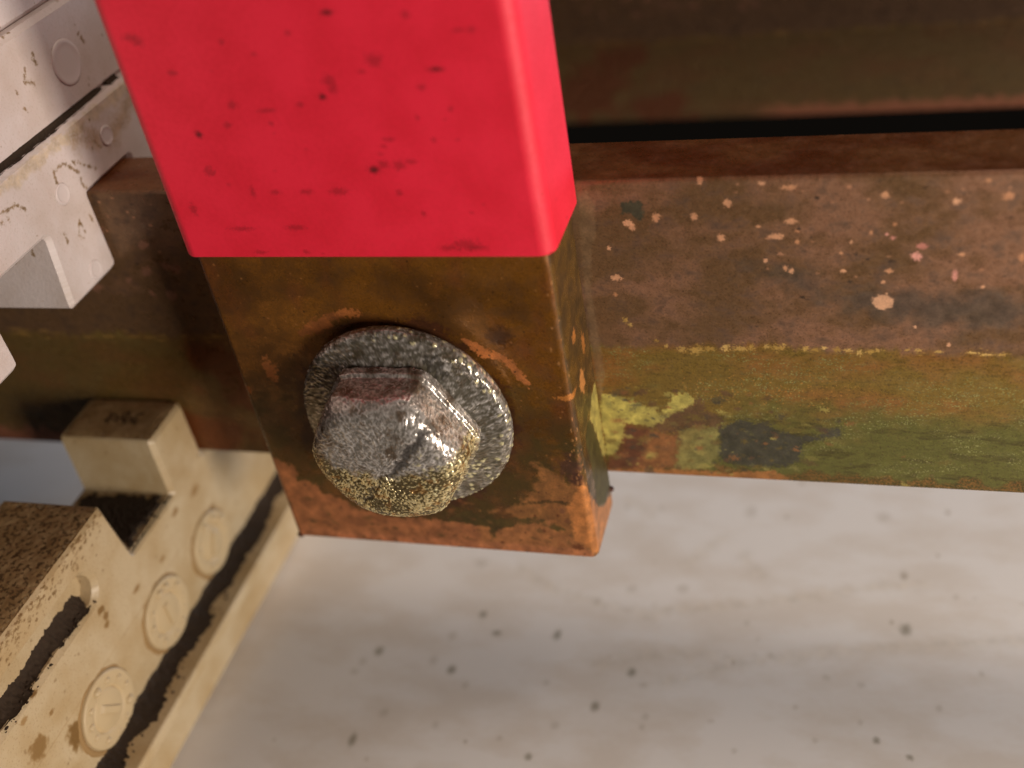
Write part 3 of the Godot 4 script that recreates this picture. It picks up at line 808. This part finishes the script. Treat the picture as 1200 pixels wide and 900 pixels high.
# ---------------------------------------------------------------- the scene
func _ready() -> void:
	var started := Time.get_ticks_msec()
	grain.seed = 3
	grain.frequency = 1.0
	grain.fractal_octaves = 3
	fine.seed = 8
	fine.frequency = 1.0
	fine.fractal_octaves = 2
	cells.seed = 15
	cells.frequency = 1.0
	cells.noise_type = FastNoiseLite.TYPE_CELLULAR
	cells.fractal_type = FastNoiseLite.FRACTAL_NONE

	# camera
	var camera := Camera3D.new()
	camera.name = "camera"
	var lens := CameraAttributesPhysical.new()
	lens.frustum_focal_length = 36.3
	lens.frustum_near = 0.01
	lens.frustum_far = 10.0
	lens.frustum_focus_distance = 0.127
	lens.exposure_aperture = 12.0
	camera.attributes = lens
	camera.fov = 36.586
	camera.near = 0.01
	camera.far = 10.0
	add_child(camera)
	camera.transform = Transform3D(Vector3(0.95523, -0.156655, -0.251284), Vector3(-0.029655, 0.793918, -0.607498), Vector3(0.29453, 0.587686, 0.75374), Vector3(50.528, 76.007, 94.775) * MM).orthonormalized()
	camera.current = true

	# surroundings and lamps
	var env := Environment.new()
	env.background_mode = Environment.BG_COLOR
	env.background_color = Color(0.06, 0.05, 0.04)
	env.tonemap_mode = Environment.TONE_MAPPER_LINEAR
	env.tonemap_exposure = 0.78
	env.sdfgi_enabled = true
	env.ssao_enabled = true
	env.ssil_enabled = true
	var world := WorldEnvironment.new()
	world.name = "surroundings"
	world.environment = env
	add_child(world)
	lamp("key_lamp", Vector3(218, 4, 150), Vector3(0, 0, -5), Vector2(0.05, 0.11), 0.108, Color(1.0, 0.95, 0.89))
	lamp("overhead_fill", Vector3(190, 340, -110), Vector3(0, 0, -10), Vector2(0.18, 0.18), 0.086, Color(1.0, 0.92, 0.84))  # added overhead fill, brightens the upward faces and the floor
	lamp("rear_lamp", Vector3(0, -22, -260), Vector3(0, -50, 0), Vector2(0.6, 0.05), 0.11, Color(0.86, 0.92, 1.0))

	# the setting
	var fp := floor_paint()
	var fs := Shell.new()
	var fq := []
	for q in [[-260, -64], [260, -64], [260, 48], [-260, 48]]:
		fq.append([Vector3(q[0], -50.0, q[1]) * MM, fp.uv(q[0], -q[1])])
	fs.quad(fq[0][0], fq[1][0], fq[2][0], fq[3][0], fq[0][1], fq[1][1], fq[2][1], fq[3][1])
	for q in [[-260, -64], [260, -64], [260, 48], [-260, 48]]:
		fq.append([Vector3(q[0], -53.0, q[1]) * MM])
	fs.quad(fq[7][0], fq[6][0], fq[5][0], fq[4][0])
	for i in 4:
		var j := (i + 1) % 4
		fs.quad(fq[j][0], fq[i][0], fq[4 + i][0], fq[4 + j][0])
	var ground := part("cabinet_floor", fs.mesh(), fp.material(0.0, 0.002))
	ground.set_meta("kind", "structure")
	ground.set_meta("label", "white painted floor of the cabinet with dark dirt specks")
	print("floor ", Time.get_ticks_msec() - started)

	# long copper bars
	var bp := bar_patina()
	var copper := bp.material(0.35, 0.003)
	var bm := bar_box(-110, 150, -19.4, 20.9, -19.6, -10.28, 0.5, bp)
	var bar := thing("copper_busbar", "long horizontal copper bar with brown and green patina behind the bolted bar", "busbar", "horizontal copper bars")
	part("bar", bm, copper, bar)
	var rear := thing("copper_busbar_001", "dark blurred horizontal copper bar farther back along the top", "busbar", "horizontal copper bars")
	part("bar", bm, copper, rear)
	rear.position = Vector3(-25.0, 0.0, -130.5) * MM
	rear.rotation.y = PI
	print("bars ", Time.get_ticks_msec() - started)

	# bolted upright bar and its sleeve
	var pp := post_patina()
	var post := thing("upright_busbar", "short upright copper bar end bolted across the long bar, tarnished brown with orange foot", "busbar")
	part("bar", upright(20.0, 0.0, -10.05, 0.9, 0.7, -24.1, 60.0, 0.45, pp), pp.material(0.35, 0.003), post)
	for q in [[-19.6, -24.0, -0.4, 0.5], [19.5, -23.6, -2.2, 0.45], [19.9, -21.5, -9.6, 0.5]]:
		var ball := SphereMesh.new()
		ball.radius = q[3] * MM
		ball.height = q[3] * 1.5 * MM
		ball.radial_segments = 16
		ball.rings = 8
		part("burr", ball, plain(rgb(74, 44, 34), 0.5, 0.3), post).position = Vector3(q[0], q[1], q[2]) * MM
	var sp := sleeve_paint()
	var sleeve := part("insulating_sleeve", upright(20.75, 0.9, -10.22, 1.7, 0.6, 18.55, 66.0, 0.35, sp), sp.material(0.0, 0.004))
	sleeve.set_meta("label", "bright red plastic sleeve over the upright copper bar, with small dark smudges")
	sleeve.set_meta("category", "sleeve")
	print("post ", Time.get_ticks_msec() - started)

	bolt()
	print("bolt ", Time.get_ticks_msec() - started)
	combs()
	print("combs ", Time.get_ticks_msec() - started)


func lamp(called: String, at: Vector3, aim: Vector3, size: Vector2, energy: float, k: Color) -> void:
	var l := AreaLight3D.new()
	l.name = called
	l.area_size = size
	l.area_normalize_energy = true
	l.light_energy = energy
	l.light_color = k
	l.area_range = 4.0
	l.area_attenuation = 2.0
	l.shadow_enabled = true
	add_child(l)
	l.look_at_from_position(at * MM, aim * MM, Vector3.UP)


# ---------------------------------------------------------------- bolt
const BOLT := Vector2(0.9, -1.9)


# crusted zinc; returns [linear colour, height in mm]. GOLD: share of the gold speckle. DOTS: pale flecks, also painting the right rim highlight
func zinc(x: float, y: float, z: float, gold: float, dots: float) -> Array:
	var f := fine.get_noise_3d(x * 1.7, y * 1.7, z * 1.7)
	var h := fine.get_noise_3d(x * 3.6 + 7.0, y * 3.6, z * 3.6)
	var m := grain.get_noise_3d(x * 0.32, y * 0.32, z * 0.32)
	var lace := smoothstep(0.14, 0.02, absf(fine.get_noise_3d(x * 0.9 + 20.0, y * 0.9, z * 0.9))) * smoothstep(-0.15, 0.2, grain.get_noise_3d(x * 0.3 + 60.0, y * 0.3, z * 0.3))
	var grey := mix(rgb(134, 127, 120), rgb(204, 197, 192), 0.4 + 1.2 * f + 0.8 * h)
	grey = mix(grey, rgb(84, 66, 50), smoothstep(0.1, 0.45, m + 0.3 * f) * 0.7)
	grey = mix(grey, rgb(226, 220, 218), 0.75 * lace)  # lacy highlights painted in as pale colour
	# nuggets of the gold speckle differ in size and closeness
	var n := fine.get_noise_3d(x * 2.4, y * 2.4, z * 2.4 + 44.0) + 0.5 * fine.get_noise_3d(x * 4.2, y * 4.2, z * 4.2 + 12.0)
	var close := grain.get_noise_3d(x * 0.3 + 9.0, y * 0.3, z * 0.3) * 0.6
	var nug := smoothstep(-0.06, 0.22, n + close - 0.02)
	var golden := mix(rgb(98, 86, 60), mix(rgb(208, 184, 128), rgb(232, 216, 170), 0.5 + 1.5 * h), nug)
	golden = mix(golden, rgb(150, 100, 50), smoothstep(0.12, 0.4, grain.get_noise_3d(x * 0.45 + 33.0, y * 0.45, z * 0.45)) * 0.5)
	var k := mix(grey, golden, gold)
	var cell := cells.get_noise_3d(x * 1.25, y * 1.25, z * 1.25) + 1.0   # 0 at the heart of a fleck
	var dot := smoothstep(0.38, 0.24, cell + 0.15 * h) * smoothstep(0.2, 0.6, dots + 0.5 * f)
	k = mix(k, rgb(232, 222, 176), dot)
	var up := 0.07 * f + 0.045 * h + 0.06 * m + 0.05 * lace * (1.0 - gold) + 0.09 * (nug - 0.5) * gold + 0.08 * dot
	return [k.srgb_to_linear(), up]


func bolt() -> void:
	var b := thing("hex_flange_bolt", "corroded zinc hex flange bolt head clamping the upright copper bar", "bolt")
	var m := plain(Color.WHITE, 0.25, 0.5)
	m.vertex_color_use_as_albedo = true
	# flange: lathe from its rim inwards
	var prof := [[10.9, -0.05], [11.0, 0.5], [11.8, 0.7], [12.15, 0.95], [12.3, 1.4], [12.25, 2.0], [11.95, 2.4], [11.4, 2.6]]
	for i in 22:
		var t := (i + 1) / 22.0
		prof.append([lerpf(11.4, 7.0, t), 2.6 + 1.75 * pow(t, 1.35)])
	var dense := []
	for i in prof.size() - 1:
		var a := Vector2(prof[i][0], prof[i][1])
		var c := Vector2(prof[i + 1][0], prof[i + 1][1])
		var cuts := maxi(1, int(a.distance_to(c) / 0.13))
		for s in cuts:
			dense.append(a.lerp(c, s / float(cuts)))
	dense.append(Vector2(prof[-1][0], prof[-1][1]))
	var around := 560
	var rows := []
	var tints := []
	for q in dense:
		var row := PackedVector3Array()
		var tint := PackedColorArray()
		for s in around:
			var a := s / float(around) * TAU
			var x: float = q.x * cos(a)
			var y: float = q.x * sin(a)
			var low := smoothstep(1.0, -5.0, y + 2.0 * n2(x * 0.4, y * 0.4))
			var rim := smoothstep(10.6, 12.1, q.x)
			var z := zinc(x + 40.0, y, q.y, 0.2 * low, 0.75 * low + 0.75 * rim * smoothstep(-6.0, 3.0, x))  # flecks on the right rim paint its highlight into the colour
			var up: float = z[1] * 1.1 * smoothstep(-0.05, 0.5, q.y)
			var k: Color = z[0]
			# darker olive tone over most of the flange, paler wisps through it
			var wisp := smoothstep(-0.05, 0.3, fine.get_noise_3d(x * 0.8, y * 1.9, q.y) + 0.3 * rim)
			k = k.lerp(rgb(84, 78, 62).srgb_to_linear(), (0.75 - 0.55 * wisp) * smoothstep(0.72, 0.5, k.get_luminance()))
			if Vector2(x - 5.6, y - 8.3 + 0.6 * x - 3.4).length() + 1.2 * n2(x, y) < 1.1:
				k = k.lerp(rgb(50, 46, 44).srgb_to_linear(), 0.5)
			row.append(Vector3(BOLT.x + x * (1.0 + up * 0.05), BOLT.y + y * (1.0 + up * 0.05), q.y + up) * MM)
			tint.append(k)
		rows.append(row)
		tints.append(tint)
	rows.reverse()
	tints.reverse()
	part("flange", sheet(rows, tints, true), m, b)
	# head: six flats running over a worn, rounded shoulder into the crown
	var flat := 8.15
	var crown := 10.3
	rows = []
	tints = []
	var count := 130
	for i in count:
		var row := PackedVector3Array()
		var tint := PackedColorArray()
		for s in around:
			var a := s / float(around) * TAU
			var bend := fposmod(a - deg_to_rad(1.5), TAU / 6.0) - TAU / 12.0
			var rim := flat / cos(bend)
			rim = rim - 0.5 * maxf(0.0, rim - 8.75)
			var wide := 2.1 + 0.9 * (rim - flat)          # shoulder, measured inwards
			var deep := 1.7 + 1.2 * (rim - flat)          # shoulder, measured down
			var r1 := rim - wide
			var l2 := 0.78 * (wide + deep)
			var l3 := crown - deep - 3.7
			var d := i / float(count - 1) * (r1 + l2 + l3)
			var r: float
			var z: float
			var out := 0.0
			if d < r1:
				r = d
				z = crown + 0.3 * (1.0 - d * d / (r1 * r1))
			elif d < r1 + l2:
				out = (d - r1) / l2
				r = r1 + wide * pow(sin(out * PI / 2.0), 1.15)
				z = crown - deep * (1.0 - pow(cos(out * PI / 2.0), 1.15))
			else:
				out = 1.0
				r = rim + 0.42 * smoothstep(5.0, 4.75, crown - deep - (d - r1 - l2))
				z = crown - deep - (d - r1 - l2)
			var x := r * cos(a)
			var y := r * sin(a)
			var front := smoothstep(5.5, 8.0, z)
			var gold := smoothstep(0.8, -0.6, y + 1.0 - 0.03 * x * x + 0.9 * n2(x * 0.35, y * 0.35) + 0.5 * fine.get_noise_2d(x * 1.4, y * 1.4)) * smoothstep(4.0, 5.5, z)
			if i == 0:
				gold = 0.0
			var q := zinc(x, y, z, gold, 0.45 * smoothstep(2.0, 6.0, x) * smoothstep(4.5, 1.0, y))
			var k: Color = q[0]
			# the dark gouge across the crown, widest near its upper end
			var e := Vector2(x - 5.7, y - 4.6)
			var along := e.dot(Vector2(-0.69, -0.72))
			var off := absf(e.dot(Vector2(0.72, -0.69)) + 0.9 * n2(along * 0.35, 2.0) + 0.12 * fine.get_noise_2d(x * 0.8, y * 0.8))
			var half := 0.12 + 0.55 * smoothstep(5.5, 2.0, absf(along - 2.5)) * (0.7 + 0.6 * n2(along * 0.6, 9.0))
			var cut := smoothstep(half + 0.3, half - 0.2, off) * smoothstep(-1.0, 0.0, along) * smoothstep(16.0, 13.0, along) * front
			k = k.lerp(rgb(62, 56, 54).srgb_to_linear(), cut * 0.75)
			var up: float = q[1] * (1.0 - 0.7 * cut) - 0.14 * cut
			row.append(Vector3(BOLT.x + x + up * cos(a) * out, BOLT.y + y + up * sin(a) * out, z + up * (1.0 - out * 0.8)) * MM)
			tint.append(k)
		rows.append(row)
		tints.append(tint)
	var middle: Vector3 = rows[0][0]
	for s in around:
		rows[0][s] = middle
	part("head", sheet(rows, tints, true), m, b)


# ---------------------------------------------------------------- comb supports
func combs() -> void:
	var dirt := plain(rgb(46, 32, 18), 0.95)
	# lower comb: teeth point up
	var lp := plastic_paint(true)
	var cream := lp.material(0.0, 0.006)
	var low := thing("comb_support", "cream plastic comb support below, crusted with dark dirt and moulded dial marks", "support")
	var p := [Vector2(-60, -49.9), Vector2(46, -49.9), Vector2(46, -10.2), Vector2(10.6, -10.2), Vector2(9.2, -19.5), Vector2(-1.5, -19.5), Vector2(-1.7, -10.4), Vector2(-10.1, -10.4), Vector2(-10.15, -19.45), Vector2(-19.8, -19.45), Vector2(-20.0, -10.4), Vector2(-30, -10.4), Vector2(-30, -19.5), Vector2(-60, -19.5)]
	var radii := [0, 0, 0.5, 0.7, 0.4, 0.4, 0.9, 0.9, 0.3, 0.3, 0.9, 0.9, 0.3, 0]
	var split := [["tooth", -19.5, 0.0, -10.3, -1.0], ["end_block", -19.5, 0.0, 8.5, 60.0], ["tooth_001", -19.5, 0.0, -31.0, -19.6], ["beam", -60.0, -19.5, -70.0, 60.0]]
	var outline := filleted(p, radii)
	var inner := pushed(outline.duplicate(), -51.6, -39.9, 0.0, lp, split)
	var pocket := PackedVector2Array()
	for s in 9:
		var a := PI / 2 + s / 8.0 * PI
		pocket.append(Vector2(19.2 + 2.4 * cos(a), -16.7 + 2.4 * sin(a)))
	pocket.append_array([Vector2(50, -19.1), Vector2(50, -14.3)])
	var skin: Array = Geometry2D.clip_polygons(outline, pocket)
	var outer := pushed(skin[0], -39.9, -37.7, 0.6, lp, split)
	for k in inner:
		var o := part(k, both(inner[k], outer[k]), cream, low)
		if k == "end_block":
			o.set_meta("label", "long block with a dirt-filled side groove")
	# foot flange
	var fl := filleted([Vector2(-37.75, -38.2), Vector2(-32.6, -38.2), Vector2(-32.6, -36.4), Vector2(-37.75, -36.4)], [0, 0.4, 0.5, 0])
	var s := Shell.new()
	for i in fl.size():
		var a := fl[i]
		var b := fl[(i + 1) % fl.size()]
		s.quad(Vector3(a.x, a.y, 46) * MM, Vector3(b.x, b.y, 46) * MM, Vector3(b.x, b.y, -60) * MM, Vector3(a.x, a.y, -60) * MM, lp.uv(-46, a.y + a.x * 0.5), lp.uv(-46, b.y + b.x * 0.5), lp.uv(60, b.y + b.x * 0.5), lp.uv(60, a.y + a.x * 0.5))
	part("foot_flange", s.mesh(50.0), cream, low)
	# dial marks
	var dial := plain(rgb(180, 158, 122), 0.5)
	var grime := plain(rgb(142, 112, 70), 0.9)
	for d in [[-4.6, -31.4, 4.6], [8.6, -31.3, 4.9], [24.0, -31.6, 5.0]]:
		var disc := part("date_dial", stud(-37.7, d[1], d[0], d[2], 0.45, 0.4), dial, low)
		part("dirt_ring", ring_dirt(d[1], d[0], d[2]), grime, disc).set_meta("kind", "stuff")
		for q in 11:
			var a := (q + 0.3 * fine.get_noise_2d(q * 3.0, d[0])) / 11.0 * TAU
			var bead := SphereMesh.new()
			bead.radius = (0.6 + 0.35 * fine.get_noise_2d(q * 5.0, d[0] + 3.0)) * MM
			bead.height = bead.radius * 1.6
			bead.radial_segments = 12
			bead.rings = 6
			part("raised_mark", bead, dial, disc).position = Vector3(-37.48, d[1] + d[2] * 0.76 * sin(a), d[0] - d[2] * 0.76 * cos(a)) * MM
		var sa := Shell.new()
		mark(sa, d[0], d[1], 1.2 + d[0] * 0.045, -d[2] * 0.42, d[2] * 0.42, 0.55, 0.2, 0.75)
		part("pointer", sa.mesh(), dial, disc)
	# dirt
	part("dirt_line", dirt_ridge(-45, 45, -37.75, -36.4, 3.7, 1.2, 3.0), dirt, low).set_meta("kind", "stuff")
	part("dirt_line", dirt_ridge(17.4, 45, -39.95, -19.1, 2.1, 2.6, 9.0), dirt, low).set_meta("kind", "stuff")
	part("dirt_crust", dirt_crust(-51.4, -37.9, -1.6, 9.3, -19.5, 0.35, 7.0), dirt, low).set_meta("kind", "stuff")
	var dust := plain(Color.WHITE, 0.95)
	dust.vertex_color_use_as_albedo = true
	part("dust_layer", dust_sheet(-51.3, -38.0, -9.8, -2.0, -10.4, 4.0, 0.25), dust, low).set_meta("kind", "stuff")
	part("dust_layer", dust_sheet(-51.4, -37.95, 11.0, 45.8, -10.2, 14.0, 1.0), dust, low).set_meta("kind", "stuff")
	part("dirt_crust", dirt_crust(-48, -41, -8.0, -4.0, -10.4, 0.12, 22.0), plain(rgb(80, 56, 26), 0.95), low).set_meta("kind", "stuff")

	crumbs([[-45.0, 45.0, -34.9, -36.4, 170], [18.0, 45.0, -38.2, -19.05, 60], [0.0, 9.0, -38.6, -19.5, 30]], 41, dirt, low)

	# upper comb: teeth point down
	var up := plastic_paint(false)
	var white := up.material(0.0, 0.006)
	var high := thing("comb_support_001", "white plastic comb support at upper left, teeth pointing down over the long bar", "support")
	p = [Vector2(-60, 29.3), Vector2(-60, 20.95), Vector2(-31, 20.95), Vector2(-31, 11.0), Vector2(-20.0, 11.0), Vector2(-19.8, 20.95), Vector2(-10.15, 20.95), Vector2(-10.1, 11.0), Vector2(0.1, 11.0), Vector2(-0.9, 20.3), Vector2(11.2, 20.3), Vector2(10.9, 11.0), Vector2(22.0, 11.0), Vector2(21.7, 20.3), Vector2(46, 20.3), Vector2(46, 29.3)]
	radii = [0, 0, 0, 0.9, 0.9, 0.3, 0.3, 1.1, 0.8, 0.6, 0.6, 1.1, 0.8, 0.6, 0, 0]
	split = [["tooth", 0.0, 20.3, -11.0, 1.0], ["tooth_001", 0.0, 20.3, 10.0, 23.0], ["tooth_002", 0.0, 20.3, -32.0, -19.0], ["beam", 20.3, 40.0, -70.0, 60.0]]
	var made := pushed(filleted(p, radii), -52.0, -38.6, 0.55, up, split)
	for k in made:
		part(k, made[k].mesh(40.0), white, high)
	var back := pushed(PackedVector2Array([Vector2(-60, 29.31), Vector2(46, 29.31), Vector2(46, 40.6), Vector2(-60, 40.6)]), -52.0, -39.9, 0.6, up, [["back_rib", 0.0, 60.0, -70.0, 60.0]])
	part("back_rib", back["back_rib"].mesh(40.0), white, high)
	var cap := pushed(PackedVector2Array([Vector2(-60, 40.61), Vector2(46, 40.61), Vector2(46, 62.0), Vector2(-60, 62.0)]), -52.0, -41.2, 0.6, up, [["top_rib", 0.0, 90.0, -70.0, 60.0]])
	part("top_rib", cap["top_rib"].mesh(40.0), white, high)
	var pearl := plain(rgb(206, 194, 192), 0.4)
	for q in [[-5.9, 23.1, 1.25], [-6.0, 12.9, 1.15], [-17.0, 25.0, 1.2]]:
		part("pin_mark", pip(-38.6, q[1], q[0], q[2]), pearl, high)
	part("pin_mark", pip(-39.9, 34.4, -16.8, 2.6), pearl, high)
	part("dirt_line", dirt_ridge(-21, 12, -39.95, 29.3, 0.95, 0.9, 31.0), dirt, high).set_meta("kind", "stuff")
	part("dirt_line", dirt_ridge(-24.5, -22, -39.95, 29.3, 0.9, 0.9, 35.0), dirt, high).set_meta("kind", "stuff")


# loose crumbs of dirt scattered along the edge of the deposits: [z from, z to, x, y, how many]
func crumbs(runs: Array, salt: int, m: Material, parent: Node) -> void:
	var rnd := RandomNumberGenerator.new()
	rnd.seed = salt
	var bit := SphereMesh.new()
	bit.radius = 0.5
	bit.height = 0.7
	bit.radial_segments = 7
	bit.rings = 4
	var places := []
	for r in runs:
		for i in r[4]:
			var size := rnd.randf_range(0.12, 0.5) * rnd.randf_range(0.5, 1.0)
			var turn := Basis.from_euler(Vector3(rnd.randf(), rnd.randf() * 6.0, rnd.randf())).scaled(Vector3(1.0, 0.7, rnd.randf_range(0.7, 1.5)) * size * MM)
			places.append(Transform3D(turn, Vector3(r[2] + rnd.randfn(0.0, 0.55), r[3] + size * 0.2, rnd.randf_range(r[0], r[1])) * MM))
	var many := MultiMesh.new()
	many.transform_format = MultiMesh.TRANSFORM_3D
	many.mesh = bit
	many.instance_count = places.size()
	for i in places.size():
		many.set_instance_transform(i, places[i])
	var o := MultiMeshInstance3D.new()
	o.name = "dirt_crumbs"
	o.multimesh = many
	o.material_override = m
	o.set_meta("kind", "stuff")
	parent.add_child(o, true)


func both(a: Shell, b: Shell) -> ArrayMesh:
	a.v.append_array(b.v)
	a.t.append_array(b.t)
	return a.mesh(40.0)


# a small raised bar on the dial face, radial at angle A from R0 to R1
func mark(s: Shell, z: float, y: float, a: float, r0: float, r1: float, half: float, low: float, top: float) -> void:
	var d := Vector2(cos(a), sin(a))
	var n := Vector2(-d.y, d.x)
	var c := [d * r0 - n * half, d * r1 - n * half, d * r1 + n * half, d * r0 + n * half]
	var lo := []
	var hi := []
	var mid := d * (r0 + r1) / 2.0
	for q in c:
		lo.append(Vector3(-37.7 + low, y + q.y, z - q.x) * MM)
		var t: Vector2 = mid + (q - mid) * 0.75
		hi.append(Vector3(-37.7 + top, y + t.y, z - t.x) * MM)
	s.quad(hi[3], hi[2], hi[1], hi[0])
	for i in 4:
		var j := (i + 1) % 4
		s.quad(lo[i], hi[i], hi[j], lo[j])
